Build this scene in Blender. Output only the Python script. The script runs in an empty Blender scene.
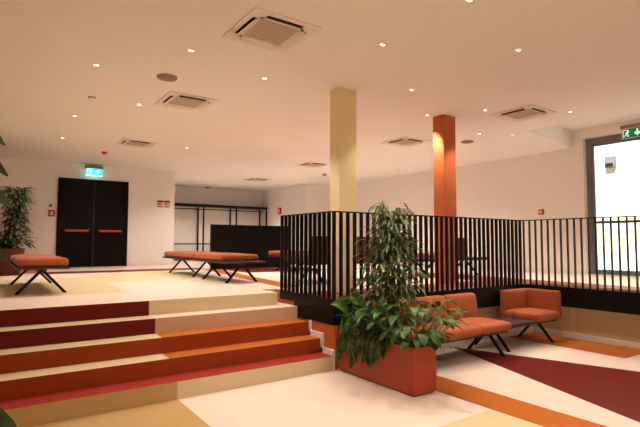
import bpy, bmesh, math, random
from mathutils import Vector, Matrix
random.seed(7)
PI = math.pi
scene = bpy.context.scene
COL = scene.collection

# ------------------------------------------------------------------ materials
def srgb(r, g, b):
    f = lambda c: (c/255/12.92) if c/255 <= .04045 else ((c/255+.055)/1.055)**2.4
    return (f(r), f(g), f(b), 1)

def mat(name, col, rough=.6, spec=.3, metal=0, noise=0, nscale=8, bump=0, bscale=60, stretch=None, sheen=0, trans=0):
    m = bpy.data.materials.new(name); m.use_nodes = True
    nt = m.node_tree; b = nt.nodes['Principled BSDF']
    b.inputs['Base Color'].default_value = col
    b.inputs['Roughness'].default_value = rough
    b.inputs['Specular IOR Level'].default_value = spec
    b.inputs['Metallic'].default_value = metal
    if sheen: b.inputs['Sheen Weight'].default_value = sheen
    tc = nt.nodes.new('ShaderNodeTexCoord'); mp = nt.nodes.new('ShaderNodeMapping')
    nt.links.new(tc.outputs['Object'], mp.inputs['Vector'])
    if stretch: mp.inputs['Scale'].default_value = stretch
    if noise:
        n = nt.nodes.new('ShaderNodeTexNoise'); n.inputs['Scale'].default_value = nscale; n.inputs['Detail'].default_value = 4
        nt.links.new(mp.outputs['Vector'], n.inputs['Vector'])
        mx = nt.nodes.new('ShaderNodeMix'); mx.data_type = 'RGBA'
        mx.inputs[6].default_value = tuple(c*(1-noise) for c in col[:3])+(1,)
        mx.inputs[7].default_value = tuple(min(1, c*(1+noise)) for c in col[:3])+(1,)
        nt.links.new(n.outputs['Fac'], mx.inputs[0]); nt.links.new(mx.outputs[2], b.inputs['Base Color'])
    if bump:
        n2 = nt.nodes.new('ShaderNodeTexNoise'); n2.inputs['Scale'].default_value = bscale
        nt.links.new(mp.outputs['Vector'], n2.inputs['Vector'])
        bp = nt.nodes.new('ShaderNodeBump'); bp.inputs['Strength'].default_value = bump; bp.inputs['Distance'].default_value = .002
        nt.links.new(n2.outputs['Fac'], bp.inputs['Height']); nt.links.new(bp.outputs['Normal'], b.inputs['Normal'])
    return m

def emit(name, col, s):
    m = bpy.data.materials.new(name); m.use_nodes = True
    b = m.node_tree.nodes['Principled BSDF']
    b.inputs['Base Color'].default_value = col
    b.inputs['Emission Color'].default_value = col; b.inputs['Emission Strength'].default_value = s
    return m

M = {}
M['wall'] = mat('wall_paint', srgb(240, 237, 233), .85, .15, bump=.05, bscale=90)
M['ceil'] = mat('ceiling_paint', srgb(245, 244, 241), .9, .1, bump=.04, bscale=80)
FL = dict(rough=.42, spec=.06, noise=.05, nscale=14)
M['cream'] = mat('lino_cream', srgb(230, 210, 195), **FL)
M['pale'] = mat('lino_pale_grey', srgb(226, 214, 198), **FL)
M['beige'] = mat('lino_beige', srgb(214, 194, 154), **FL)
M['tan'] = mat('lino_tan', srgb(188, 156, 104), **FL)
M['rosy'] = mat('lino_rosy_beige', srgb(205, 172, 140), **FL)
M['orange'] = mat('lino_orange', srgb(182, 104, 46), **FL)
M['rust'] = mat('lino_rust', srgb(150, 64, 28), **FL)
M['red'] = mat('lino_red', srgb(156, 54, 48), **FL)
M['brick'] = mat('lino_brick', srgb(140, 70, 52), **FL)
M['maroon'] = mat('lino_maroon', srgb(106, 32, 28), **FL)
M['wood'] = mat('oak_panel', srgb(206, 182, 142), .55, .3, noise=.16, nscale=5, stretch=(14, 14, .6))
M['stringer'] = mat('orange_panel', srgb(190, 98, 50), .5, .3, noise=.08, nscale=5, stretch=(10, 10, .6))
M['white'] = mat('white_trim', srgb(235, 228, 222), .5, .3)
M['black'] = mat('black_steel', srgb(11, 10, 10), .5, .2)
M['blackwall'] = mat('black_laminate', srgb(13, 10, 9), .6, .15, noise=.1, nscale=3)
M['doorblack'] = mat('black_door', srgb(10, 8, 7), .5, .15)
M['fabric'] = mat('orange_fabric', srgb(168, 85, 43), .8, .2, noise=.06, nscale=30, bump=.25, bscale=300, sheen=.15)
M['backpanel'] = mat('shaded_backrest', srgb(84, 36, 26), .8, .2, noise=.05, nscale=30, bump=.2, bscale=300)  # dark tone paints in the shade on the unlit sofa backs
M['table'] = mat('dark_table', srgb(58, 44, 42), .45, .4, noise=.08, nscale=10)
M['planter'] = mat('rust_planter', srgb(168, 66, 40), .42, .4, noise=.05, nscale=6)
M['maroonpot'] = mat('maroon_pot', srgb(92, 34, 22), .5, .35)
M['soil'] = mat('soil', srgb(48, 34, 24), .95, .1, noise=.4, nscale=60)
M['yellow'] = mat('yellow_pillar', srgb(238, 222, 172), .7, .2, noise=.03, nscale=4)
M['redpillar'] = mat('rust_pillar', srgb(186, 98, 54), .6, .25, noise=.05, nscale=5, stretch=(6, 6, .6))
M['frame'] = mat('grey_window_frame', srgb(112, 116, 122), .45, .4, .2)
M['redplastic'] = mat('red_plastic', srgb(190, 34, 22), .4, .5)
M['greyplastic'] = mat('grey_plastic', srgb(150, 130, 112), .6, .3)
M['acwhite'] = mat('cassette_white', srgb(238, 230, 222), .5, .35)
M['acgrille'] = mat('cassette_grille', srgb(206, 192, 178), .7, .2)
M['slot'] = mat('dark_slot', srgb(34, 26, 22), .8, .1)
M['ext'] = mat('outdoor_render', srgb(238, 228, 196), .9, .1, noise=.04, nscale=2)
M['extground'] = mat('outdoor_paving', srgb(120, 122, 130), .9, .1, noise=.1, nscale=3)
M['extgrey'] = mat('outdoor_grey', srgb(120, 120, 120), .7, .2)
M['rail_brown'] = mat('outdoor_brown_rail', srgb(90, 60, 60), .6, .2)
M['signgreen'] = emit('exit_green', srgb(0, 130, 90), .25)
M['signglow'] = emit('exit_lit_cyan', srgb(40, 205, 195), 2.2)
M['signwhite'] = emit('exit_white', srgb(235, 250, 250), .8)
M['signhot'] = emit('exit_lit_white', srgb(225, 245, 255), 4)
M['lamp'] = emit('downlight_lens', srgb(255, 226, 190), 9)
M['signdark'] = mat('sign_dark', srgb(70, 52, 46), .6, .2)
M['signred'] = mat('sign_red', srgb(170, 80, 60), .6, .2)
M['paper'] = mat('sign_cream', srgb(222, 190, 160), .7, .2)

def leafmat(name, col, col2, rough=.45):
    m = bpy.data.materials.new(name); m.use_nodes = True
    nt = m.node_tree; b = nt.nodes['Principled BSDF']
    b.inputs['Roughness'].default_value = rough; b.inputs['Specular IOR Level'].default_value = .4
    tc = nt.nodes.new('ShaderNodeTexCoord'); n = nt.nodes.new('ShaderNodeTexNoise'); n.inputs['Scale'].default_value = 11
    nt.links.new(tc.outputs['Object'], n.inputs['Vector'])
    r = nt.nodes.new('ShaderNodeValToRGB'); r.color_ramp.elements[0].position = .35; r.color_ramp.elements[1].position = .68
    r.color_ramp.elements[0].color = col; r.color_ramp.elements[1].color = col2
    nt.links.new(n.outputs['Fac'], r.inputs[0]); nt.links.new(r.outputs[0], b.inputs['Base Color'])
    tr = nt.nodes.new('ShaderNodeBsdfTranslucent'); nt.links.new(r.outputs[0], tr.inputs['Color'])
    ms = nt.nodes.new('ShaderNodeMixShader'); ms.inputs[0].default_value = .18
    out = nt.nodes['Material Output']
    nt.links.new(b.outputs[0], ms.inputs[1]); nt.links.new(tr.outputs[0], ms.inputs[2]); nt.links.new(ms.outputs[0], out.inputs[0])
    return m
M['leaf_tall'] = leafmat('leaf_tall', srgb(44, 66, 30), srgb(120, 140, 78))
M['leaf_lily'] = leafmat('leaf_lily', srgb(40, 74, 32), srgb(104, 140, 66))
M['leaf_dark'] = leafmat('leaf_dark', srgb(26, 48, 22), srgb(66, 94, 44))
M['leaf_big'] = leafmat('leaf_big', srgb(40, 84, 30), srgb(96, 140, 50))
M['leaf_pothos'] = leafmat('leaf_pothos', srgb(44, 70, 28), srgb(92, 116, 52))
M['stem'] = mat('stem', srgb(92, 74, 44), .8, .2, noise=.2, nscale=20)
M['greenstem'] = mat('green_stem', srgb(70, 96, 44), .6, .2)

def glassmat():
    m = bpy.data.materials.new('window_glass'); m.use_nodes = True
    nt = m.node_tree; nt.nodes.clear()
    o = nt.nodes.new('ShaderNodeOutputMaterial'); t = nt.nodes.new('ShaderNodeBsdfTransparent'); g = nt.nodes.new('ShaderNodeBsdfGlossy')
    g.inputs['Roughness'].default_value = .02; t.inputs['Color'].default_value = (.95, .97, .97, 1)
    fr = nt.nodes.new('ShaderNodeFresnel'); fr.inputs['IOR'].default_value = 1.3
    mx = nt.nodes.new('ShaderNodeMixShader')
    nt.links.new(fr.outputs[0], mx.inputs[0]); nt.links.new(t.outputs[0], mx.inputs[1]); nt.links.new(g.outputs[0], mx.inputs[2])
    nt.links.new(mx.outputs[0], o.inputs[0])
    return m
M['glass'] = glassmat()

# ------------------------------------------------------------------ mesh helpers
def box(bm, x0, x1, y0, y1, z0, z1, mi=0):
    v = [bm.verts.new(p) for p in ((x0,y0,z0),(x1,y0,z0),(x1,y1,z0),(x0,y1,z0),(x0,y0,z1),(x1,y0,z1),(x1,y1,z1),(x0,y1,z1))]
    fs = []
    for q in ((0,3,2,1),(4,5,6,7),(0,1,5,4),(1,2,6,5),(2,3,7,6),(3,0,4,7)):
        f = bm.faces.new([v[i] for i in q]); f.material_index = mi; fs.append(f)
    return fs      # bottom, top, -y, +x, +y, -x

def prism(bm, pts, z0, z1, mi=0):
    lo = [bm.verts.new((x, y, z0)) for x, y in pts]; hi = [bm.verts.new((x, y, z1)) for x, y in pts]
    n = len(pts)
    fs = [bm.faces.new(list(reversed(lo))), bm.faces.new(hi)]
    for i in range(n):
        fs.append(bm.faces.new((lo[i], lo[(i+1) % n], hi[(i+1) % n], hi[i])))
    for f in fs: f.material_index = mi

def bar(bm, a, b, w, h=None, up=(0,0,1), mi=0):
    """rectangular bar from a to b"""
    a, b = Vector(a), Vector(b); h = h or w
    d = (b-a).normalized(); u = Vector(up)
    if abs(d.dot(u)) > .98: u = Vector((1,0,0))
    s = d.cross(u).normalized(); u = s.cross(d).normalized()
    vs = []
    for p in (a, b):
        for i, j in ((-1,-1),(1,-1),(1,1),(-1,1)):
            vs.append(bm.verts.new(p + s*(i*w/2) + u*(j*h/2)))
    for q in ((3,2,1,0),(4,5,6,7),(0,1,5,4),(1,2,6,5),(2,3,7,6),(3,0,4,7)):
        bm.faces.new([vs[i] for i in q]).material_index = mi

def tube(bm, pts, r0, r1=None, n=8, mi=0):
    r1 = r0 if r1 is None else r1
    pts = [Vector(p) for p in pts]; rings = []
    for i, p in enumerate(pts):
        d = (pts[min(i+1, len(pts)-1)]-pts[max(i-1, 0)]).normalized()
        u = Vector((0,0,1)) if abs(d.z) < .9 else Vector((1,0,0))
        s = d.cross(u).normalized(); u = s.cross(d)
        r = r0+(r1-r0)*i/(len(pts)-1)
        rings.append([bm.verts.new(p+(s*math.cos(2*PI*k/n)+u*math.sin(2*PI*k/n))*r) for k in range(n)])
    for a, b in zip(rings, rings[1:]):
        for k in range(n):
            f = bm.faces.new((a[k], a[(k+1) % n], b[(k+1) % n], b[k])); f.material_index = mi; f.smooth = True
    bm.faces.new(list(reversed(rings[0]))).material_index = mi; bm.faces.new(rings[-1]).material_index = mi

def lathe(bm, prof, c=(0,0,0), n=24, mi=0):
    rings = []
    for r, z in prof:
        rings.append([bm.verts.new((c[0]+r*math.cos(2*PI*k/n), c[1]+r*math.sin(2*PI*k/n), c[2]+z)) for k in range(n)])
    for a, b in zip(rings, rings[1:]):
        for k in range(n):
            f = bm.faces.new((a[k], a[(k+1) % n], b[(k+1) % n], b[k])); f.smooth = True; f.material_index = mi
    bm.faces.new(list(reversed(rings[0]))).material_index = mi; bm.faces.new(rings[-1]).material_index = mi

def cushion(bm, x0, x1, y0, y1, z0, z1, r=.04, crown=.012, cuts=9, shape=None):
    t = bmesh.new(); bmesh.ops.create_cube(t, size=2)
    bmesh.ops.subdivide_edges(t, edges=t.edges[:], cuts=cuts, use_grid_fill=True)
    hx, hy, hz = (x1-x0)/2, (y1-y0)/2, (z1-z0)/2; c = Vector(((x0+x1)/2, (y0+y1)/2, (z0+z1)/2))
    def remap(q, h):   # denser samples near the edge, so the rounding shows
        a = abs(q); s = 1 if q >= 0 else -1
        return s*h*(1-(1-a)**1.6)
    m = {}
    for v in t.verts:
        p = Vector((remap(v.co.x, hx), remap(v.co.y, hy), remap(v.co.z, hz)))
        i = Vector((max(-hx+r, min(hx-r, p.x)), max(-hy+r, min(hy-r, p.y)), max(-hz+r, min(hz-r, p.z))))
        d = p-i
        if d.length > 1e-6: p = i+d.normalized()*min(r, max(d.length, r))
        fx, fy, fz = 1-(p.x/hx)**2, 1-(p.y/hy)**2, 1-(p.z/hz)**2
        if hz <= hx and hz <= hy: p.z += crown*max(0, fx)*max(0, fy)*(1 if p.z > 0 else -.3)
        elif hy <= hx: p.y += crown*max(0, fx)*max(0, fz)*(1 if p.y > 0 else -1)
        else: p.x += crown*max(0, fy)*max(0, fz)*(1 if p.x > 0 else -1)
        p += c
        if shape: p = Vector(shape(p))
        m[v.index] = bm.verts.new(p)
    for f in t.faces:
        g = bm.faces.new([m[v.index] for v in f.verts]); g.smooth = True
    t.free()

def obj(name, bm, mats, parent=None, bevel=0, keep=False):
    me = bpy.data.meshes.new(name)
    bmesh.ops.recalc_face_normals(bm, faces=bm.faces[:]) if not keep else None
    bm.to_mesh(me); bm.free()
    if not isinstance(mats, (list, tuple)): mats = [mats]
    for k in mats: me.materials.append(M[k] if isinstance(k, str) else k)
    o = bpy.data.objects.new(name, me); COL.objects.link(o)
    if parent:
        o.parent = parent
        o.matrix_parent_inverse = Matrix.Translation(parent.location).inverted()
    if bevel:
        md = o.modifiers.new('bevel', 'BEVEL'); md.width = bevel; md.segments = 2; md.limit_method = 'ANGLE'
    return o

def thing(name, label, cat, loc, group=None):
    o = bpy.data.objects.new(name, None); COL.objects.link(o); o.location = loc
    o.empty_display_size = .1
    return tag(o, label, cat, group)

def tag(o, label, cat, group=None, kind=None):
    o['label'] = label; o['category'] = cat
    if group: o['group'] = group
    if kind: o['kind'] = kind
    return o

def struct(name, bm, mats, parent=None, bevel=0):
    o = obj(name, bm, mats, parent, bevel)
    if not parent: o['kind'] = 'structure'
    return o

def copy_tree(o, parent=None):
    c = o.copy(); COL.objects.link(c)
    if parent: c.parent = parent
    for ch in list(o.children): copy_tree(ch, c)
    return c

def B(*a, **k):
    bm = bmesh.new(); box(bm, *a, **k); return bm

# ------------------------------------------------------------------ setting
U = .80            # upper floor level
CZ = 3.50          # ceiling
R_, Y0, T_ = .16, 4.47, .255
XS, XW = 3.27, 3.30         # stair end, stair side wall
YB, XC = 4.56, 7.40         # faces of the low walls below the railing
Y5 = Y0+4*T_                # top riser

def flat(bm, pts, z, mi):
    f = bm.faces.new([bm.verts.new((x, y, z)) for x, y in pts]); f.material_index = mi
    if f.normal.z < 0: f.normal_flip()

bm = bmesh.new()
box(bm, -3, XC, -3, YB+.02, -.2, 0, 0)
e = .0015
prism(bm, [(-3, -3), (1.49, -3), (1.49, Y0), (-3, Y0)], -.01, e, 1)
prism(bm, [(1.9, -3), (3.66, -3), (3.66, 2.66), (1.9, 2.66)], -.01, e, 2)
prism(bm, [(3.665, -3), (4.085, -3), (4.085, YB), (3.665, YB)], -.01, e, 3)
prism(bm, [(5.38, 4.55), (2.68, -3), (8.1, -3), (XC, -1.36), (XC, -1.2)], -.01, e, 4)
prism(bm, [(6.665, 2.86), (XC, 2.86), (XC, YB), (6.665, YB)], -.01, e*1.4, 3)
struct('floor', bm, ['cream', 'tan', 'beige', 'orange', 'maroon'])

bm = bmesh.new()
box(bm, -3, 3.12, Y5+.3, 13.75, 0, U)
box(bm, 3.12, 3.345, Y5+.46, 13.75, 0, U)
box(bm, 3.345, 10.28, YB+.003, 13.98, 0, U)
box(bm, XC+.003, 10.28, -3, YB+.003, 0, U)
box(bm, 4.38, 9.03, 13.75, 17.25, 0, U)
zt = U+.0015
prism(bm, [(XW+.02, YB+.01), (6.95, YB+.01), (6.95, 5.3), (XW+.02, 5.3)], U-.01, zt, 1)
prism(bm, [(XC+.005, -3), (7.98, -3), (7.98, 7.6), (6.95, 7.6), (6.95, YB+.01), (XC+.005, YB+.01)], U-.01, zt, 1)
prism(bm, [(3.50, 6.0), (3.82, 6.0), (4.62, 11.3), (4.30, 11.3)], U-.01, zt+.0005, 2)
prism(bm, [(1.0, 11.1), (4.4, 11.1), (4.4, 11.9), (1.0, 11.9)], U-.01, zt, 3)
prism(bm, [(-1, 11.5), (1.0, 11.5), (1.0, 13.7), (-1, 13.7)], U-.01, zt, 2)
prism(bm, [(4.6, 9.4), (6.8, 9.4), (6.8, 11.0), (4.6, 11.0)], U-.01, zt, 3)
prism(bm, [(-3, 6.6), (1.55, 6.6), (1.55, 9.8), (-3, 9.8)], U-.01, zt, 4)
prism(bm, [(1.55, 8.4), (3.45, 8.4), (3.75, 10.8), (1.55, 10.8)], U-.01, zt, 4)
struct('floor_upper', bm, ['cream', 'brick', 'orange', 'maroon', 'beige'])

# stairs: five steps, colours change at x = 1.52
st = thing('staircase', 'broad flight of five low steps in cream, orange and dark red linoleum', 'stairs', (0, Y0, 0))
XM = 1.49
spec = {1: ('tan', 'red', 'beige', 'red'), 2: ('rust', 'beige', 'rust', 'orange'), 3: ('rust', 'beige', 'rust', 'orange'),
        4: ('maroon', 'beige', 'rosy', 'cream'), 5: ('maroon', 'cream', 'beige', 'cream')}   # left riser, left tread, right riser, right tread
for k, (lr, lt, rr, rt) in spec.items():
    bm = bmesh.new()
    y0 = Y0+(k-1)*T_; y1 = Y0+k*T_+.02 if k < 5 else Y5+.3
    xr = XS if k < 5 else 3.12
    z0 = 0 if k == 1 else (k-1)*R_-.02
    f = box(bm, -2.995, XM, y0, y1, z0, k*R_); f[1].material_index = 1
    f = box(bm, XM, xr, y0, y1, z0, k*R_, 2); f[1].material_index = 3
    if k == 4: box(bm, 3.12, XS, y1, Y5+.46, z0, k*R_, 3)
    obj('step', bm, [lr, lt, rr, rt], st)

# low walls round the sunken area
bm = bmesh.new(); box(bm, XW, 3.344, 4.475, 5.36, 0, .498); box(bm, XW, 3.344, 5.36, Y5+.46, 0, .68); box(bm, 3.335, 3.344, YB, 5.36, .498, U-.003); box(bm, 3.335, 3.344, 5.36, Y5+.46, .68, U-.003)
struct('wall_stair_side', bm, 'stringer')
struct('wall_sunken_back', B(3.345, XC+.02, YB-.002, YB+.03, 0, U-.003), 'wood')
struct('wall_sunken_right', B(XC-.002, XC+.03, -3, YB, 0, U-.003), 'wood')
struct('baseboard_sunken_back', B(3.345, XC-.002, YB-.016, YB-.002, 0, .085), 'white', bevel=.003)
struct('baseboard_sunken_right', B(XC-.016, XC-.002, -3, YB-.002, 0, .085), 'white', bevel=.003)
# white stepped skirting on the stair side wall
bm = bmesh.new(); w = .062
for k in range(1, 3):
    y0 = Y0+(k-1)*T_; y1 = y0+T_
    a = max(y0, 4.476)
    box(bm, XS+.001, XW-.001, a, y1, k*R_, k*R_+w)
    box(bm, XS+.001, XW-.001, y1-w*.62, y1, k*R_, (k+1)*R_+(w if k < 2 else .02))
struct('trim_1', bm, 'white')
struct('trim_2', B(XS+.001, XW-.001, Y0, 4.476, 0, R_+w), 'white')

# room shell
struct('wall_back', B(-3, 4.38, 13.75, 13.95, U-.1, CZ+.1), 'wall')
struct('wall_recess_left', B(4.30, 4.38, 13.95, 17.25, U-.1, CZ+.1), 'wall')
struct('wall_recess_back', B(4.30, 9.1, 17.25, 17.4, U-.1, CZ+.1), 'wall')
struct('wall_recess_right', B(9.03, 9.13, 14.131, 17.25, U-.1, CZ+.1), 'wall')
struct('wall_step', B(9.03, 10.279, 13.98, 14.13, U-.1, CZ+.1), 'wall')
WY0, WY1, WZ1 = 1.6, 5.10, 3.66
bm = bmesh.new()
box(bm, 10.28, 10.52, WY1, 14.0, -.1, 3.95)
box(bm, 10.28, 10.52, -3, WY0, -.1, 3.95)
box(bm, 10.28, 10.52, WY0, WY1, WZ1, 3.95)
box(bm, 10.28, 10.52, WY0, WY1, -.1, U-.03)
struct('wall_right', bm, 'wall')
struct('wall_left', B(-3.15, -3, -3, 13.95, -.2, CZ+.1), 'wall')
struct('wall_front', B(-3.15, 10.5, -3.15, -3, -.2, 3.95), 'wall')
RX0, RY0, RY1, RZ = 8.07, .3, 5.15, 3.86
bm = bmesh.new()
box(bm, -3.1, RX0-.05, -3.1, 17.4, CZ, CZ+.12)
prism(bm, [(RX0-.05, 4.98), (10.279, 5.34), (10.5, 5.34), (10.5, 17.4), (RX0-.05, 17.4)], CZ, CZ+.12)
prism(bm, [(RX0-.05, 4.98), (10.279, 5.34), (10.279, 5.39), (RX0-.05, 5.03)], CZ+.12, RZ)
box(bm, RX0-.05, 10.5, -3.1, RY0-.05, CZ, CZ+.12)
box(bm, RX0-.05, 10.5, RY0-.05, 5.4, RZ, RZ+.1)
box(bm, RX0-.05, RX0, RY0, 4.979, CZ, RZ); box(bm, RX0-.05, 10.279, RY0-.05, RY0, CZ, RZ)
struct('ceiling', bm, 'ceil')
for nm, a in (('baseboard_back', (-3, 1.40, 13.735, 13.75)), ('baseboard_back_right', (3.10, 4.38, 13.735, 13.75)), ('baseboard_right', (10.265, 10.28, WY1, 13.98)),
              ('baseboard_recess_back', (4.38, 9.03, 17.235, 17.25)), ('baseboard_recess_right', (9.015, 9.03, 13.98, 17.25)), ('baseboard_step', (9.03, 10.28, 13.965, 13.98))):
    struct(nm, B(*a, U, U+.08), 'white')

# window
wn = bpy.data.objects.new('window_1', None); COL.objects.link(wn); wn.location = (10.4, 3.3, U); wn['kind'] = 'structure'
bm = bmesh.new()
FX0, FX1 = 10.40, 10.47
box(bm, FX0, FX1, WY1-.10, WY1, U-.03, WZ1); box(bm, FX0, FX1, WY0, WY0+.10, U-.03, WZ1)
box(bm, FX0, FX1, WY0+.1, WY1-.1, WZ1-.12, WZ1); box(bm, FX0, FX1, WY0+.1, WY1-.1, U-.03, U+.05)
for yc in (3.98, 2.8): box(bm, FX0, FX1, yc-.05, yc+.05, U+.05, WZ1-.12)
obj('window_frame', bm, 'frame', wn, bevel=.006)
for ya, yb in ((4.03, 5.0), (2.85, 3.93), (1.7, 2.75)):
    bm = bmesh.new()
    box(bm, FX0+.012, FX1-.01, ya, ya+.05, U+.05, WZ1-.12); box(bm, FX0+.012, FX1-.01, yb-.05, yb, U+.05, WZ1-.12)
    box(bm, FX0+.012, FX1-.01, ya+.05, yb-.05, U+.05, U+.11); box(bm, FX0+.012, FX1-.01, ya+.05, yb-.05, WZ1-.18, WZ1-.12)
    s = obj('sash', bm, 'frame', wn, bevel=.005)
    obj('pane', B(10.43, 10.436, ya+.05, yb-.05, U+.11, WZ1-.18), 'glass', wn)
struct('trim_3', B(10.28, 10.40, WY0, WY1, U-.028, U+.012), 'white')

# outside
struct('floor_outdoor', B(10.52, 18, -6, 16, -.1, U-.1), 'extground')
struct('wall_outdoor', B(13.6, 13.9, -6, 12, U-.1, 4.6), 'ext')
bm = bmesh.new()
prism(bm, [(13.35, -6), (13.9, -6), (13.9, 12), (13.35, 12)], 4.6, 4.68)
struct('trim_4', bm, 'extgrey')
t = thing('outdoor_handrail', 'brown handrail on posts outside the tall window', 'handrail', (11.6, 3, U-.1))
bm = bmesh.new(); bar(bm, (11.6, -1, 1.93), (11.6, 8, 1.93), .05, .06); obj('rail', bm, 'rail_brown', t, bevel=.01)
for y in (-1, .8, 2.6, 6.6, 8): obj('post', B(11.58, 11.62, y-.02, y+.02, U-.1, 1.91), 'rail_brown', t)
t = thing('outdoor_wall_lamp', 'square grey lamp on the sunlit wall outside the window', 'lamp', (13.5, 6.0, 3.6))
obj('housing', B(13.47, 13.6, 5.89, 6.14, 3.46, 3.76), 'extgrey', t, bevel=.02)
obj('lens', B(13.455, 13.475, 5.92, 6.11, 3.49, 3.57), 'slot', t)

# double door
d = bpy.data.objects.new('door_1', None); COL.objects.link(d); d.location = (2.25, 13.75, U); d['kind'] = 'structure'
bm = bmesh.new()
box(bm, 1.40, 1.47, 13.70, 13.752, U, 3.09); box(bm, 3.03, 3.10, 13.70, 13.752, U, 3.09); box(bm, 1.47, 3.03, 13.70, 13.752, 3.02, 3.09)
obj('door_frame', bm, 'doorblack', d, bevel=.004)
for x0, x1, s in ((1.475, 2.245, 1), (2.255, 3.025, -1)):
    lf = obj('door_leaf', B(x0, x1, 13.715, 13.75, U+.008, 3.018), 'doorblack', d, bevel=.003)
    xa, xb = (x0+.1, x1-.12) if s > 0 else (x0+.06+.06, x1-.1)
    bm = bmesh.new(); box(bm, xa, xb, 13.60, 13.645, 1.71, 1.765); obj('panic_bar', bm, 'redplastic', lf, bevel=.012)
    bm = bmesh.new()
    for q in ((xa-.05, xa), (xb, xb+.05)): box(bm, q[0], q[1], 13.595, 13.716, 1.66, 1.80)
    obj('bar_bracket', bm, 'black', lf, bevel=.01)

# ------------------------------------------------------------------ pillars
p = tag(obj('pillar', B(3.74, 4.03, 4.97, 5.19, U, CZ), 'yellow', bevel=.008), 'square pale yellow pillar rising behind the corner of the black railing', 'pillar')
p = tag(obj('pillar', B(5.90, 6.19, 5.085, 5.31, U, CZ), 'redpillar', bevel=.008), 'square rust orange pillar rising behind the middle of the black railing', 'pillar')

# ------------------------------------------------------------------ railing
rl = thing('railing', 'black steel railing of upright flat bars edging the sunken lounge', 'railing', (3.32, 4.6, .5))
ZT = 1.82; XA = 3.312; YR = 4.51; XR = 7.12; AE = 5.72; CE = 1.75; dep, th = .038, .028
bm = bmesh.new(); box(bm, XA-dep/2-.003, XA+dep/2+.003, YR-dep/2, AE, ZT-.014, ZT); obj('handrail', bm, 'black', rl)
bm = bmesh.new(); box(bm, XA+dep/2+.003, XR-dep/2-.003, YR-dep/2-.003, YR+dep/2+.003, ZT-.014, ZT); obj('handrail', bm, 'black', rl)
bm = bmesh.new(); box(bm, XR-dep/2-.003, XR+dep/2+.003, CE, YR+dep/2, ZT-.014, ZT); obj('handrail', bm, 'black', rl)
bm = bmesh.new()
box(bm, XA-dep/2-.006, XA-dep/2, YR-.03, 5.36, .50, U+.0); box(bm, XA-dep/2-.006, XA-dep/2, 5.36, AE, .69, U+.0)
obj('fascia', bm, 'black', rl)
obj('fascia', B(XA-dep/2, XR-.02, YR-.03, YR-.024, .50, U-.005), 'black', rl)
obj('fascia', B(XR-dep/2-.006, XR-dep/2, CE, YR-.024, .505, U-.005), 'black', rl)
for x in (3.5, 4.5, 5.5, 6.5, 7.1): obj('wall_bracket', B(x-.03, x+.03, YR-.024, YB-.003, .6, .7), 'black', rl)
for y in (2.2, 3.2, 4.2): obj('wall_bracket', B(XR-dep/2, XC-.003, y-.03, y+.03, .6, .7), 'black', rl)
def balus(x, y, dx, dy, z0):
    obj('baluster', B(x-dx/2, x+dx/2, y-dy/2, y+dy/2, z0, ZT-.014), 'black', rl)
n = 13
for i in range(n): 
    y = YR+(AE-.006-YR)*i/(n-1)
    balus(XA, y, dep, th, .69 if y > 5.3 else .51)
n = 37
for i in range(1, n): balus(XA+(XR-XA)*i/n, YR, th, dep, .52)
n = 28
for i in range(n): balus(XR, YR-.102*i, dep, .014, .52)

# ------------------------------------------------------------------ benches and sofas
def leg_pair(root, apex, feet, zf, r=.016):
    for fpt in feet:
        bm = bmesh.new(); ap = Vector(apex); ft = Vector(fpt)
        d = ft-ap; up = Vector((0, 1, 0)) if abs(d.x) > abs(d.y) else Vector((1, 0, 0))
        bar(bm, ap, ft+Vector((0, 0, .006)), .034, .030, up)
        box(bm, ft.x-.022, ft.x+.022, ft.y-.022, ft.y+.022, zf, zf+.012)
        obj('leg', bm, 'black', root, bevel=.004)

def bench(x0, x1, y0, y1, cy0, cy1, frames, label, group):
    t = thing('bench', label, 'bench', ((x0+x1)/2, (y0+y1)/2, U), group)
    xm = (x0+x1)/2
    bm = bmesh.new(); box(bm, x0+.0, x1, y0, y1, U+.315, U+.345)
    for y in frames: box(bm, xm-.05, xm+.05, y-.03, y+.03, U+.28, U+.316)
    obj('frame', bm, 'table', t, bevel=.006)
    bm = bmesh.new(); cushion(bm, x0+.01, x1-.01, cy0, cy1, U+.345, U+.45, .045, .02); obj('seat_cushion', bm, 'fabric', t)
    for y in frames: leg_pair(t, (xm, y, U+.30), ((xm-.265, y, U), (xm+.265, y, U)), U)
    return t
bench(.28, .85, 6.7, 8.95, 6.7, 8.95, (6.97, 8.65), 'orange bench on black splayed legs in front of the black double door', None)
bench(3.05, 3.75, 6.98, 8.45, 7.2, 8.45, (7.16, 8.15), 'nearer of the two orange benches in line, ending in a dark table edge', 'orange benches in line on the upper floor')
bench(3.09, 3.79, 8.52, 10.42, 8.55, 10.42, (8.78, 10.2), 'farther of the two orange benches in line, nearest the clothes rack', 'orange benches in line on the upper floor')
bench(5.4, 6.1, 8.55, 10.0, 8.55, 10.0, (8.95, 9.7), 'orange bench half hidden by the left end of the railing', None)

def backrest(bm, x0, x1, y0, y1, z0, z1, tilt=.05):
    def sh(q):
        k = (q.z-z0)/(z1-z0)
        return (q.x, q.y+tilt*(k-.2), q.z)
    cushion(bm, x0, x1, y0, y1, z0, z1, .045, .018, shape=sh)

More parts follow.
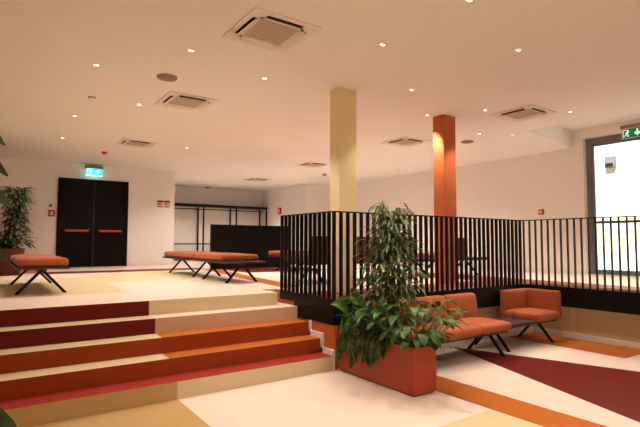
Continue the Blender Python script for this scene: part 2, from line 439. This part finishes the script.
# sofa in the sunken lounge (faces -y)
s = thing('sofa', 'low orange sofa with split back and no arms behind the rust planter', 'sofa', (4.6, 4.0, 0))
bm = bmesh.new(); box(bm, 3.74, 5.54, 3.76, 4.32, .30, .33)
obj('frame', bm, 'table', s, bevel=.006)
for x0, x1 in ((3.71, 4.33), (4.33, 4.95), (4.95, 5.57)):
    bm = bmesh.new(); cushion(bm, x0+.002, x1-.002, 3.70, 4.36, .33, .445, .05, .018); obj('seat_cushion', bm, 'fabric', s)
    bm = bmesh.new(); backrest(bm, x0+.006, x1-.02, 4.20, 4.32, .43, .765, .05); obj('backrest', bm, 'fabric', s)
for x in (4.0, 5.48): leg_pair(s, (x, 4.06, .315), ((x, 3.79, 0), (x, 4.33, 0)), 0)

# corner seat with side table
s = thing('corner_seat', 'orange corner seat with wraparound back and dark side table under the railing corner', 'seat', (6.5, 4.2, 0))
bm = bmesh.new(); box(bm, 5.64, 7.0, 3.92, 4.42, .30, .33); obj('frame', bm, 'table', s, bevel=.005)
bm = bmesh.new(); box(bm, 5.62, 6.36, 3.86, 4.45, .33, .36); obj('table_top', bm, 'table', s, bevel=.006)
bm = bmesh.new(); cushion(bm, 6.36, 6.98, 3.85, 4.40, .33, .455, .045, .018); obj('seat_cushion', bm, 'fabric', s)
bm = bmesh.new(); cushion(bm, 6.36, 6.96, 4.34, 4.46, .33, .745, .04, .012); obj('backrest', bm, 'fabric', s)
bm = bmesh.new(); cushion(bm, 6.92, 7.04, 3.86, 4.45, .33, .745, .04, .012); obj('backrest', bm, 'fabric', s)
for x in (5.77, 6.84): leg_pair(s, (x, 4.18, .315), ((x, 3.91, 0), (x, 4.45, 0)), 0)

# sofa on the upper floor seen through the railing (faces +y)
def upper_sofa(x0, n, wd, label, table):
    x1 = x0+n*wd
    t = thing('sofa', label, 'sofa', ((x0+x1)/2, 6.5, U), 'sofas on the upper floor behind the railing')
    xe = x1+(.7 if table else 0)
    obj('frame', B(x0+.02, xe, 6.2, 6.95, U+.30, U+.33), 'black', t, bevel=.005)
    for i in range(n):
        a, b = x0+i*wd, x0+(i+1)*wd
        bm = bmesh.new(); cushion(bm, a+.003, b-.003, 6.26, 7.02, U+.33, U+.445, .045, .015); obj('seat_cushion', bm, 'fabric', t)
        bm = bmesh.new(); cushion(bm, a+.004, b-.004, 6.10, 6.24, U+.31, U+.75, .04, .012); obj('backrest', bm, 'backpanel', t)
    if table: obj('table_top', B(x1+.01, xe, 6.2, 6.95, U+.33, U+.36), 'table', t, bevel=.005)
    for x in (x0+.3, xe-.25): leg_pair(t, (x, 6.57, U+.315), ((x, 6.24, U), (x, 6.92, U)), U)
upper_sofa(4.08, 3, .745, 'long sofa with shade darkened back seen through the railing beside the yellow pillar', True)
upper_sofa(7.02, 1, .745, 'single seat with shade darkened back seen through the railing right of the rust pillar', True)

# ------------------------------------------------------------------ partition and clothes rack
t = thing('partition', 'low black partition wall in front of the clothes rack recess', 'partition', (5.4, 11.1, U))
obj('panel', B(4.45, 6.62, 11.05, 11.17, U, 1.86), 'blackwall', t, bevel=.005)
obj('capping', B(4.44, 6.63, 11.04, 11.18, 1.86, 1.885), 'blackwall', t, bevel=.004)
t = thing('clothes_rack', 'long black steel clothes rack standing along the recess wall', 'rack', (7.1, 16.9, U))
obj('top_shelf', B(4.5, 8.96, 16.58, 17.22, 2.75, 2.82), 'black', t, bevel=.004)
for x in (5.0, 6.36, 7.645, 8.92):
    bm = bmesh.new(); box(bm, x-.025, x+.025, 16.60, 16.64, U, 2.75); box(bm, x-.025, x+.025, 17.16, 17.20, U, 2.75); box(bm, x-.02, x+.02, 16.64, 17.16, U+.1, U+.13)
    obj('upright', bm, 'black', t)
for z in (2.66, 1.39):
    bm = bmesh.new(); tube(bm, [(4.55, 16.9, z), (8.93, 16.9, z)], .02); obj('hanging_rail', bm, 'black', t)
obj('low_shelf', B(4.55, 8.93, 16.64, 17.16, U+.08, U+.11), 'black', t)

# ------------------------------------------------------------------ ceiling fittings
def cassette(cx, cy, label, sx=.70, sy=.72):
    t = thing('ceiling_cassette', label, 'air conditioner', (cx, cy, CZ), 'ceiling air conditioner cassettes')
    hx, hy = sx/2, sy/2; z0, z1 = CZ-.016, CZ
    so, si = .058, .052     # slot outer inset from the edge, slot width
    bm = bmesh.new()
    # outer rim
    box(bm, cx-hx, cx-hx+so, cy-hy, cy+hy, z0, z1); box(bm, cx+hx-so, cx+hx, cy-hy, cy+hy, z0, z1)
    box(bm, cx-hx+so, cx+hx-so, cy-hy, cy-hy+so, z0, z1); box(bm, cx-hx+so, cx+hx-so, cy+hy-so, cy+hy, z0, z1)
    k = so+si; L = .10
    # inner panel ring and corner blocks
    for sx_ in (-1, 1):
        for sy_ in (-1, 1):
            ax, bx_ = sorted((cx+sx_*(hx-so), cx+sx_*(hx-so-L))); ay, by = sorted((cy+sy_*(hy-so), cy+sy_*(hy-so-L)))
            box(bm, ax, bx_, ay, by, z0, z1)
    w = .03
    box(bm, cx-hx+k, cx-hx+k+w, cy-hy+k, cy+hy-k, z0, z1); box(bm, cx+hx-k-w, cx+hx-k, cy-hy+k, cy+hy-k, z0, z1)
    box(bm, cx-hx+k+w, cx+hx-k-w, cy-hy+k, cy-hy+k+w, z0, z1); box(bm, cx-hx+k+w, cx+hx-k-w, cy+hy-k-w, cy+hy-k, z0, z1)
    obj('panel', bm, 'acwhite', t)
    bm = bmesh.new(); gx, gy = hx-k-w, hy-k-w
    box(bm, cx-gx, cx+gx, cy-gy, cy+gy, z0+.008, z1)
    nb = 14
    for i in range(nb):
        x = cx-gx+(i+.5)*2*gx/nb; box(bm, x-.006, x+.006, cy-gy, cy+gy, z0+.002, z0+.0081)
        y = cy-gy+(i+.5)*2*gy/nb; box(bm, cx-gx, cx+gx, y-.006, y+.006, z0+.003, z0+.0081)
    obj('grille', bm, 'acgrille', t)
    for axis, sg in (('x', -1), ('x', 1), ('y', -1), ('y', 1)):
        bm = bmesh.new(); vm = bmesh.new()
        if axis == 'x':
            xo, xi = cx+sg*(hx-so), cx+sg*(hx-k); a, b = cy-hy+so+L, cy+hy-so-L
            box(bm, min(xo, xi), max(xo, xi), a, b, z1-.004, z1-.001)
            q = [(xi, z0+.004), (xo-sg*.012, z0-.022)]
            P_ = [(q[0][0], a, q[0][1]), (q[0][0], b, q[0][1]), (q[1][0], b, q[1][1]), (q[1][0], a, q[1][1])]
        else:
            yo, yi = cy+sg*(hy-so), cy+sg*(hy-k); a, b = cx-hx+so+L, cx+hx-so-L
            box(bm, a, b, min(yo, yi), max(yo, yi), z1-.004, z1-.001)
            q = [(yi, z0+.004), (yo-sg*.012, z0-.022)]
            P_ = [(a, q[0][0], q[0][1]), (b, q[0][0], q[0][1]), (b, q[1][0], q[1][1]), (a, q[1][0], q[1][1])]
        so_ = obj('slot', bm, 'slot', t)
        lo = [vm.verts.new(p) for p in P_]; hi = [vm.verts.new((p[0], p[1], p[2]+.004)) for p in P_]
        fs = [vm.faces.new(lo), vm.faces.new(hi)]; fs[1].material_index = 1  # dark upper face and slot strip paint the shade inside the opening
        for i in range(4): vm.faces.new((lo[i], lo[(i+1) % 4], hi[(i+1) % 4], hi[i])).material_index = 1
        obj('vane', vm, ['acwhite', 'slot'], so_)
cassette(2.185, 4.015, 'white air conditioner cassette nearest the viewer, at the top of the ceiling')
cassette(2.30, 6.77, 'white air conditioner cassette on the ceiling just beyond the round grey speaker')
cassette(2.46, 10.25, 'white air conditioner cassette on the ceiling nearest the black double door')
cassette(6.88, 4.33, 'white air conditioner cassette on the ceiling nearest the bright window')
cassette(6.89, 6.93, 'white air conditioner cassette on the ceiling just left of the rust pillar')
cassette(6.95, 10.38, 'white air conditioner cassette on the ceiling just left of the yellow pillar')
cassette(7.13, 13.92, 'white air conditioner cassette on the ceiling by the clothes rack recess')

def disc(name, x, y, label, cat, r, mats, dome=False):
    t = thing(name, label, cat, (x, y, CZ))
    bm = bmesh.new(); lathe(bm, [(r, 0), (r, -.012), (r*.92, -.02)], (x, y, CZ)); obj('rim', bm, mats[0], t)
    bm = bmesh.new(); lathe(bm, [(r*.86, -.019), (r*.8, -.026), (r*.3, -.03 if not dome else -.06)], (x, y, CZ)); obj('cover', bm, mats[1], t)
    return t
disc('ceiling_speaker', 1.75, 5.89, 'round grey speaker on the ceiling between the two nearest cassettes', 'speaker', .125, ('greyplastic', 'greyplastic'))
disc('ceiling_speaker', 7.90, 6.2, 'round grey speaker on the ceiling right of the rust pillar', 'speaker', .125, ('greyplastic', 'greyplastic'))
disc('ceiling_motion_sensor', 1.13, 7.33, 'small flat grey sensor on the ceiling at upper left', 'sensor', .05, ('greyplastic', 'acwhite'))
disc('fire_detector', 2.10, 11.7, 'small red fire detector on the ceiling above the black double door', 'detector', .07, ('redplastic', 'redplastic'), True)
disc('fire_detector', 8.2, 11.64, 'small red fire detector on the ceiling beside the yellow pillar', 'detector', .07, ('redplastic', 'redplastic'), True)
disc('fire_detector', 6.6, 16.9, 'small red fire detector on the ceiling above the clothes rack', 'detector', .06, ('redplastic', 'redplastic'), True)

DL = [(1.707, 4.916, 'right of the round grey speaker'), (.954, 5.956, 'at upper left, left of the round speaker'), (2.768, 5.239, 'below the nearest cassette'),
      (1.777, 7.337, 'left of the second nearest cassette'), (1.08, 8.61, 'at the far left, the nearer of the two farthest left'), (1.13, 10.6, 'at the far left, the farthest left towards the door'),
      (3.48, 10.15, 'right of the cassette nearest the black door'), (3.267, 2.523, 'at the top edge, nearest the viewer'), (3.284, 3.624, 'above the yellow pillar, nearer the viewer'),
      (4.56, 2.904, 'at upper right, alone in the open ceiling'), (4.603, 4.509, 'between the yellow and rust pillars, nearer the viewer'), (5.73, 5.27, 'just left of the rust pillar'),
      (6.235, 4.551, 'left of the cassette nearest the window'), (7.405, 3.852, 'right of the cassette nearest the window'), (7.518, 5.62, 'beyond the cassette nearest the window, on the left'),
      (8.12, 5.33, 'just in front of the raised ceiling by the window'), (8.03, 12.81, 'towards the recess, left of the red detector')]
for x, y, w in DL:
    t = thing('ceiling_downlight', 'tiny recessed ceiling downlight '+w, 'downlight', (x, y, CZ), 'recessed ceiling downlights')
    bm = bmesh.new(); lathe(bm, [(.042, 0), (.042, -.006), (.032, -.006), (.032, -.001)], (x, y, CZ)); obj('trim_ring', bm, 'acwhite', t)
    for dx in (-.014, .014):
        bm = bmesh.new(); lathe(bm, [(.011, -.002), (.011, -.005)], (x+dx, y, CZ), 12); obj('lens', bm, 'lamp', t)

# ------------------------------------------------------------------ signs and wall devices
def pictogram(P, mirror, down):
    """running man + door + arrow on a 2:1 plate. P(u, v, k) -> point, u,v in 0..1 of the plate height units"""
    man, arrow = bmesh.new(), bmesh.new()
    def poly(bm, pts):
        a = [bm.verts.new(P(u, v, .001)) for u, v in pts]; b = [bm.verts.new(P(u, v, .003)) for u, v in pts]
        bm.faces.new(a); bm.faces.new(b)
        for i in range(len(pts)): bm.faces.new((a[i], a[(i+1) % len(pts)], b[(i+1) % len(pts)], b[i]))
    def seg(bm, a, b, w):
        a, b = Vector(a), Vector(b); d = (b-a).normalized(); n = Vector((-d.y, d.x))*w/2
        poly(bm, [a+n, a-n, b-n, b+n])
    for a, b, w in (((.12, .12), (.12, .88), .05), ((.12, .88), (.52, .88), .05), ((.52, .88), (.52, .62), .05), ((.52, .3), (.52, .12), .05)): seg(man, a, b, w)
    poly(man, [(.58+.07*math.cos(t*PI/5), .76+.07*math.sin(t*PI/5)) for t in range(10)])
    for a, b, w in (((.52, .66), (.44, .42), .13), ((.52, .64), (.68, .54), .055), ((.48, .62), (.34, .52), .055), ((.46, .42), (.60, .32), .075), ((.60, .32), (.58, .14), .065), ((.42, .42), (.34, .26), .075), ((.34, .26), (.20, .22), .065)): seg(man, a, b, w)
    if down:
        seg(arrow, (1.42, .86), (1.42, .40), .13); poly(arrow, [(1.12, .50), (1.42, .14), (1.72, .50), (1.60, .58), (1.42, .38), (1.24, .58)])
    else:
        seg(arrow, (1.10, .5), (1.60, .5), .13); poly(arrow, [(1.42, .82), (1.78, .5), (1.42, .18), (1.36, .28), (1.56, .5), (1.36, .72)])
    return man, arrow

t = thing('exit_sign', 'lit turquoise exit sign hanging above the black double door', 'sign', (2.21, 13.6, 3.2))
x0, x1, z0, z1 = 2.02, 2.40, 3.195, 3.365; yf = 13.60
obj('sign_plate', B(x0, x1, yf, yf+.025, z0, z1), 'signglow', t)
obj('edge_light', B(x0-.006, x1+.006, yf+.004, yf+.022, z0-.012, z0), 'signhot', t)
bm = bmesh.new(); prism(bm, [(x0-.02, yf-.04), (x1+.02, yf-.04), (x1+.02, 13.75), (x0-.02, 13.75)], z1, z1+.07); obj('mount', bm, 'greyplastic', t, bevel=.015)
h = z1-z0
man, arr = pictogram(lambda u, v, k: (x0+u*h*1.12, yf-k, z0+v*h), False, False)
obj('running_figure', man, 'signwhite', t); obj('arrow', arr, 'signwhite', t)

t = thing('exit_sign', 'green exit sign with white running figure and down arrow above the window', 'sign', (10.3, 4.1, 3.5))
ya, yb, z0, z1, xf = 4.32, 3.93, 3.515, 3.695, 10.25
obj('sign_plate', B(xf, xf+.02, yb, ya, z0, z1), 'signgreen', t)
obj('border', B(xf+.002, xf+.018, yb-.008, ya+.008, z0-.008, z1+.008), 'white', t)
obj('mount', B(xf-.03, 10.28, yb-.02, ya+.02, z1+.009, z1+.075), 'greyplastic', t, bevel=.01)
h = z1-z0
man, arr = pictogram(lambda u, v, k: (xf-k, ya-u*h*1.08, z0+v*h), False, True)
obj('running_figure', man, 'signwhite', t); obj('arrow', arr, 'signwhite', t)

for x0, x1, lab, a in ((3.885, 4.06, 'left of the two small door signs on the wall beside the recess', 'signdark'), (4.075, 4.25, 'right of the two small door signs on the wall beside the recess', 'signred')):
    t = thing('wall_sign', lab, 'sign', (x0, 13.74, 2.5), 'pair of small wall signs')
    obj('plate', B(x0, x1, 13.743, 13.75, 2.43, 2.635), 'paper', t)
    obj('header_strip', B(x0, x1, 13.739, 13.743, 2.585, 2.63), 'signdark', t)
    bm = bmesh.new()
    for z, w_ in ((2.55, .7), (2.52, .5), (2.46, .8)): box(bm, x0+.02, x0+.02+(x1-x0-.04)*w_, 13.740, 13.743, z-.008, z+.008)
    obj('text_lines', bm, a, t)

def call_point(P, label, s=.055, hz=.055):
    t = thing('fire_call_point', label, 'fire alarm', P(0, 0, 0))
    def bx(u, v, d0, d1):
        a, b = Vector(P(-u, d0, -v)), Vector(P(u, d1, v))
        return B(min(a.x, b.x), max(a.x, b.x), min(a.y, b.y), max(a.y, b.y), min(a.z, b.z), max(a.z, b.z))
    obj('housing', bx(s, hz, -.004, .05), 'redplastic', t, bevel=.008)
    obj('press_plate', bx(s*.5, hz*.5, .05, .054), 'white', t)
call_point(lambda u, d, v: (1.276+u, 13.75-d, 2.17+v), 'red fire call point on the wall left of the black double door', .07, .08)
call_point(lambda u, d, v: (9.03-d, 15.74+u, 2.64+v), 'red fire call point on the wall above the left end of the railing', .10, .12)
call_point(lambda u, d, v: (10.28-d, 6.05+u, 2.15+v), 'red fire call point on the wall left of the tall window')
t = thing('key_switch', 'tiny white switch above the call point left of the black double door', 'switch', (1.25, 13.74, 2.36))
obj('plate', B(1.215, 1.285, 13.735, 13.75, 2.33, 2.40), 'greyplastic', t, bevel=.004); obj('button', B(1.235, 1.265, 13.73, 13.736, 2.35, 2.38), 'signdark', t)

# ------------------------------------------------------------------ plants
def leaf(bm, base, d, L, W, droop=.5, fold=.25, segs=5, shape=1.0, up=(0, 0, 1)):
    """an arching leaf blade with a mid-rib fold"""
    p = Vector(base); d = Vector(d).normalized()
    rows = []
    for i in range(segs+1):
        t = i/segs
        w = W*(math.sin(PI*min(1, (t*.92+.04))**shape))**.8*.5 if 0 < i < segs else W*.04
        s = d.cross(Vector(up))
        if s.length < .1: s = d.cross(Vector((1, 0, .2)))
        s.normalize(); nrm = s.cross(d).normalized()
        rows.append((bm.verts.new(p-s*w+nrm*w*fold), bm.verts.new(p), bm.verts.new(p+s*w+nrm*w*fold)))
        p = p+d*(L/segs)
        d = (d+Vector((0, 0, -droop/segs))).normalized()
    for a, b in zip(rows, rows[1:]):
        for k in (0, 1):
            f = bm.faces.new((a[k], a[k+1], b[k+1], b[k])); f.smooth = True

def rnd(a, b): return random.uniform(a, b)

t = thing('planter_box', 'long rust orange planter box at the foot of the steps', 'planter', (3.485, 3.85, 0))
PX0, PX1, PY0, PY1, PH = 3.33, 3.64, 3.27, 4.44, .45
bm = bmesh.new()
box(bm, PX0, PX1, PY0, PY0+.03, .015, PH); box(bm, PX0, PX1, PY1-.03, PY1, .015, PH)
box(bm, PX0, PX0+.03, PY0+.03, PY1-.03, .015, PH); box(bm, PX1-.03, PX1, PY0+.03, PY1-.03, .015, PH); box(bm, PX0+.03, PX1-.03, PY0+.03, PY1-.03, .015, .06)
obj('box', bm, 'planter', t)
obj('plinth', B(PX0+.015, PX1-.015, PY0+.015, PY1-.015, 0, .016), 'black', t)
bm = bmesh.new()
box(bm, PX0+.03, PX1-.03, PY0+.03, PY1-.03, .30, .385)
obj('soil', bm, 'soil', t)
SZ = .385

# tall weeping plant
cx, cy = 3.49, 3.73
t = thing('weeping_fig', 'tall weeping plant with long narrow leaves in the middle of the rust planter', 'plant', (cx, cy, SZ))
bm = bmesh.new(); lf = bmesh.new()
for k in range(3):
    a = k*2.1; bx, by = cx+.04*math.cos(a), cy+.04*math.sin(a)
    tube(bm, [(bx, by, SZ-.03), (bx+.01, by, .9), (cx+.02*math.cos(a), cy+.02*math.sin(a), 1.4), (cx+.03*math.cos(a+1), cy+.03*math.sin(a+1), 1.74)], .013, .005, 6)
NB = 96
for i in range(NB):
    z = .80+.98*(i/NB)
    prof = .31 if z < 1.1 else (.31-.16*(z-1.1)/.45 if z < 1.55 else .15)
    a = i*2.39996+rnd(-.3, .3); rr = prof*rnd(.55, 1.0)
    b0 = Vector((cx+.02*math.cos(a), cy+.02*math.sin(a), z-.10)); tip = Vector((cx+rr*math.cos(a), cy+rr*math.sin(a), z+rnd(.0, .08)))
    mid = (b0+tip)/2+Vector((0, 0, .05))
    tube(bm, [b0, mid, tip], .0045, .002, 4)
    for j in range(7):
        q = b0.lerp(tip, .28+.12*j)+Vector((0, 0, .03)); aa = a+rnd(-1.3, 1.3)
        leaf(lf, q, (math.cos(aa), math.sin(aa), rnd(.0, .9)), rnd(.15, .24), rnd(.024, .036), rnd(1.5, 2.6), .2, 5, .9)
for j in range(22):
    aa = rnd(0, 2*PI); leaf(lf, (cx+rnd(-.03, .03), cy+rnd(-.03, .03), 1.72+rnd(-.06, .04)), (math.cos(aa)*.8, math.sin(aa)*.8, 1), rnd(.24, .36), .018, rnd(1.9, 2.8), .2, 7, .9)
obj('stems', bm, 'stem', t); obj('foliage', lf, 'leaf_tall', t, keep=True)

# dark fern-like filler
def tuft(name, label, x, y, n, L, W, mname, zmin=.0, spread=.8, droop=1.3, shape=1.0, stem=True, rise=1.0):
    t = thing(name, label, 'plant', (x, y, SZ))
    lf = bmesh.new(); sm = bmesh.new()
    for i in range(n):
        a = i*2.39996+rnd(-.3, .3); s = spread*rnd(.25, 1)
        sl = rnd(.12, .40)*rise if stem else .01
        d = Vector((math.cos(a)*s, math.sin(a)*s, 1)).normalized()
        b = Vector((x+.05*math.cos(a), y+.08*math.sin(a), SZ-.02)); e_ = b+d*sl+Vector((math.cos(a), math.sin(a), 0))*sl*.25
        if stem: tube(sm, [b, (b+e_)/2+Vector((0, 0, .02)), e_], .005, .003, 5)
        dd = (d+Vector((math.cos(a), math.sin(a), -.1))*.8).normalized()
        leaf(lf, e_, dd, L*rnd(.75, 1.15), W*rnd(.8, 1.15), droop*rnd(.7, 1.3), .25, 6, shape)
    if stem: obj('stalks', sm, 'greenstem', t)
    else: sm.free()
    obj('foliage', lf, mname, t, keep=True)
    return t
tuft('peace_lily', 'bushy plant with broad pointed leaves at the near end of the rust planter', 3.48, 3.42, 110, .19, .078, 'leaf_lily', spread=.85, rise=1.25, droop=2.0)
tuft('lady_palm', 'dark narrow leaved plant around the base of the tall weeping plant', 3.49, 3.80, 80, .24, .050, 'leaf_dark', spread=.55, rise=1.1, droop=1.6)
tuft('spider_plant', 'dark grassy plant in the far half of the rust planter', 3.49, 4.05, 40, .20, .040, 'leaf_dark', spread=.5, rise=.8, droop=1.6)

# big heart shaped leaves at the far end
t = thing('philodendron', 'plant with two large heart shaped leaves at the far end of the rust planter', 'plant', (3.44, 4.27, SZ))
sm = bmesh.new(); lf = bmesh.new()
def heart(bm, c, d, L, W, tilt, nrm=(-.6, -.65, .5)):
    d = Vector(d).normalized(); s = d.cross(Vector(nrm)).normalized(); n = s.cross(d).normalized()
    pts = [(-.18, .22), (-.12, .42), (.1, .5), (.35, .42), (.6, .28), (.82, .12), (1, 0)]
    mids, L_, R_ = [], [], []
    for u, w in pts:
        dz = -tilt*max(0, u)**2*L
        mids.append(bm.verts.new(Vector(c)+d*max(u, 0)*L+Vector((0, 0, dz))))
        L_.append(bm.verts.new(Vector(c)+d*u*L-s*w*W+n*w*W*.25+Vector((0, 0, dz)))); R_.append(bm.verts.new(Vector(c)+d*u*L+s*w*W+n*w*W*.25+Vector((0, 0, dz))))
    for i in range(len(pts)-1):
        for S in (L_, R_):
            vs = [mids[i], mids[i+1], S[i+1], S[i]]
            try: f = bm.faces.new(vs); f.smooth = True
            except Exception: pass
for tip, d, L, W in (((3.33, 4.30, .755), (-.85, .1, .55), .25, .20), ((3.38, 4.26, .85), (.85, -.1, -.25), .22, .20), ((3.38, 4.30, .62), (-.7, -.1, -.4), .19, .16), ((3.44, 4.22, .70), (.6, -.2, .5), .16, .14)):
    tube(sm, [(3.44, 4.27, SZ-.02), ((3.44+tip[0])/2, (4.27+tip[1])/2, .62), tip], .007, .005, 6)
    heart(lf, tip, d, L, W, .5)
obj('stalks', sm, 'greenstem', t); obj('foliage', lf, 'leaf_big', t, keep=True)

# pothos hanging over the long face
t = thing('trailing_pothos', 'trailing plant spilling over the long front face of the rust planter', 'plant', (3.36, 4.1, SZ))
sm = bmesh.new(); lf = bmesh.new()
for i, (y, dr) in enumerate(((4.36, .24), (4.28, .16), (4.18, .30), (4.10, .20), (4.02, .10), (3.94, .26), (3.86, .33), (3.80, .18), (3.72, .10), (3.62, .06))):
    pts = [(3.40, y, SZ), (3.335, y+rnd(-.03, .03), PH+.03), (3.30, y+rnd(-.04, .04), PH-.06), (3.295, y+rnd(-.05, .05), PH-dr)]
    tube(sm, pts, .004, .003, 5)
    for j in range(9):
        k = rnd(.6, 3); a = int(k) if k < 3 else 2; q = Vector(pts[a]).lerp(Vector(pts[min(a+1, 3)]), k-a)
        heart(lf, q+Vector((-.01, 0, 0)), (rnd(-.35, -.1), rnd(-.6, .6), rnd(-1, -.3)), rnd(.07, .115), rnd(.065, .10), .2, (-1, rnd(-.7, .2), rnd(.1, .6)))
obj('vines', sm, 'greenstem', t); obj('foliage', lf, 'leaf_pothos', t, keep=True)

# plant behind the left bench
t = thing('pot', 'dark red pot behind the left bench', 'pot', (.30, 11.2, U))
bm = bmesh.new(); lathe(bm, [(.24, 0), (.30, .5), (.31, .52), (.28, .52), (.27, .46)], (.30, 11.2, U), 28); obj('body', bm, 'maroonpot', t)
bm = bmesh.new(); lathe(bm, [(.268, .40), (.268, .47)], (.30, 11.2, U), 24); obj('soil', bm, 'soil', t)
t = thing('potted_palm', 'dark bushy plant in the pot behind the left bench', 'plant', (.3, 11.2, U+.47))
sm = bmesh.new(); lf = bmesh.new()
for k in range(3): tube(sm, [(.3+.06*k-.06, 11.2, U+.45), (.34+.08*(k-1), 11.2, 1.8), (.45+.05*(k-1), 11.2, 2.4)], .02, .008, 6)
for i in range(230):
    z = U+.5+1.22*(i/230); a = i*2.39996
    c = .28 if z < 1.5 else .42
    for j in range(3):
        aa = a+rnd(-.8, .8); rr = rnd(.03, .12)
        leaf(lf, (c+rr*math.cos(aa), 11.2+rr*math.sin(aa), z), (math.cos(aa), math.sin(aa), rnd(.1, .8)), rnd(.16, .30), rnd(.03, .05), rnd(1, 2), .2, 5)
for i in range(24):
    aa = i*.7; leaf(lf, (.30, 11.2, U+.48), (math.cos(aa), math.sin(aa), 1.1), rnd(.55, .8), .09, rnd(1.2, 2.2), .2, 7)
obj('stems', sm, 'stem', t); obj('foliage', lf, 'leaf_dark', t, keep=True)

# foreground plant, leaves reaching in at the left edge
t = thing('pot', 'round dark red pot of the foreground plant at the left edge', 'pot', (-.42, 2.25, 0))
bm = bmesh.new(); lathe(bm, [(.20, 0), (.26, .42), (.27, .44), (.24, .44), (.235, .38)], (-.42, 2.25, 0), 28); obj('body', bm, 'maroonpot', t)
bm = bmesh.new(); lathe(bm, [(.232, .30), (.232, .385)], (-.42, 2.25, 0), 24); obj('soil', bm, 'soil', t)
t = thing('dracaena', 'blurred dark green foreground plant with strap leaves at the left edge', 'plant', (-.42, 2.25, .38))
sm = bmesh.new(); lf = bmesh.new()
tube(sm, [(-.42, 2.25, .36), (-.40, 2.25, 1.2), (-.38, 2.25, 1.95)], .022, .012, 8)
for i in range(70):
    z = .75+1.2*i/70; a = i*2.39996
    L = rnd(.36, .46)
    leaf(lf, (-.40, 2.25, z), (math.cos(a), math.sin(a), rnd(.2, .7)), L, .045, rnd(1.0, 1.9), .2, 7)
for z, dy in ((1.68, .02), (1.80, -.05), (1.56, .06), (1.92, .0), (1.47, .0)):
    leaf(lf, (-.40, 2.25, z), (1, dy, .45), rnd(.48, .54), .08, 1.5, .2, 8, 1, (-.3, -1, .5))
for dz, dy in ((.0, -.03), (.07, .1), (-.05, .25), (-.08, .0), (-.12, .12)):
    leaf(lf, (-.40, 2.25, .72+dz), (1, dy, .7), rnd(.62, .70), .085, 2.1, .2, 8, 1, (-.3, -1, .6))
obj('stem', sm, 'stem', t); obj('foliage', lf, 'leaf_dark', t, keep=True)

# ------------------------------------------------------------------ light
WARM = (1.0, .855, .745)
def spot(x, y, e, size=100, z=CZ-.03, col=WARM, blend=.45):
    l = bpy.data.lights.new('downlight', 'SPOT'); l.energy = e; l.color = col; l.spot_size = math.radians(size); l.spot_blend = blend; l.shadow_soft_size = .05  # lamp name shared by the fitted downlights and the added fill spots
    o = bpy.data.objects.new('downlight', l); COL.objects.link(o); o.location = (x, y, z)
K = 100
for x, y, w in DL:
    if x == 5.73: spot(x, y, 240, 64, blend=.35)
    else: spot(x, y, K*(.75 if x < 2 and y < 7 else .85 if x > 4 and y < 4.6 else 1))
for x, y, k in ((2.4, 12.3, .7), (1.7, 2.2, .8), (.3, .6, .8), (2.6, .2, 1.3), (5.2, .6, .6), (-1.8, -1.2, 1.2), (1.2, -1.6, 1.6), (4, -1.6, 1.2), (2.4, -2, 1.5),
                (4.6, 7.6, 1.5), (5.5, 8.9, 1.8), (7.0, 7.9, 1.8), (5.6, 12.6, 1.2), (8.6, 7.6, 1.2), (8.6, 10.2, 1.5), (7.2, 11.8, 1.6), (5.6, 15.6, 1), (7.6, 15.6, 1.2), (2.1, 9.1, 1.2), (4.4, 12.6, .6),
                (8.8, .2, 1.6), (9.2, 3, 1.2), (8.8, -2, 1.6)):
    spot(x, y, K*1.15*k, 118, blend=.7)  # extra spots without fittings, added to brighten the ceiling by bounce

sun = bpy.data.lights.new('sun', 'SUN'); sun.energy = 15; sun.angle = .02; sun.color = (1, .96, .9)
so = bpy.data.objects.new('sun', sun); COL.objects.link(so); so.rotation_euler = Vector((.75, .25, -1)).to_track_quat('-Z', 'Y').to_euler()
w = bpy.data.worlds.new('world'); scene.world = w; w.use_nodes = True
nt = w.node_tree; bg = nt.nodes['Background']
sky = nt.nodes.new('ShaderNodeTexSky'); sky.sky_type = 'HOSEK_WILKIE'; sky.turbidity = 4
sky.sun_direction = Vector((-.75, -.25, 1)).normalized()
nt.links.new(sky.outputs[0], bg.inputs['Color']); bg.inputs['Strength'].default_value = 5

# ------------------------------------------------------------------ camera
cam = bpy.data.cameras.new('camera'); co = bpy.data.objects.new('camera', cam); COL.objects.link(co)
f, yaw, pitch, roll = 478.925, .9665145, .0605694, .0024548
cam.sensor_width = 36; cam.sensor_fit = 'HORIZONTAL'; cam.lens = f*36/640
F = Vector((math.cos(yaw), math.sin(yaw), 0)); Rt = Vector((math.sin(yaw), -math.cos(yaw), 0)); Z = Vector((0, 0, 1))
fw = F*math.cos(pitch)+Z*math.sin(pitch); u = Z*math.cos(pitch)-F*math.sin(pitch)
r2 = Rt*math.cos(roll)+u*math.sin(roll); u2 = u*math.cos(roll)-Rt*math.sin(roll)
m = Matrix((r2, u2, -fw)).transposed().to_4x4(); m.translation = Vector((0, 0, 1.45))
co.matrix_world = m
scene.camera = co
scene.view_settings.view_transform = 'Standard'; scene.view_settings.look = 'None'
scene.view_settings.exposure = 0; scene.view_settings.gamma = 1; scene.view_settings.use_curve_mapping = False
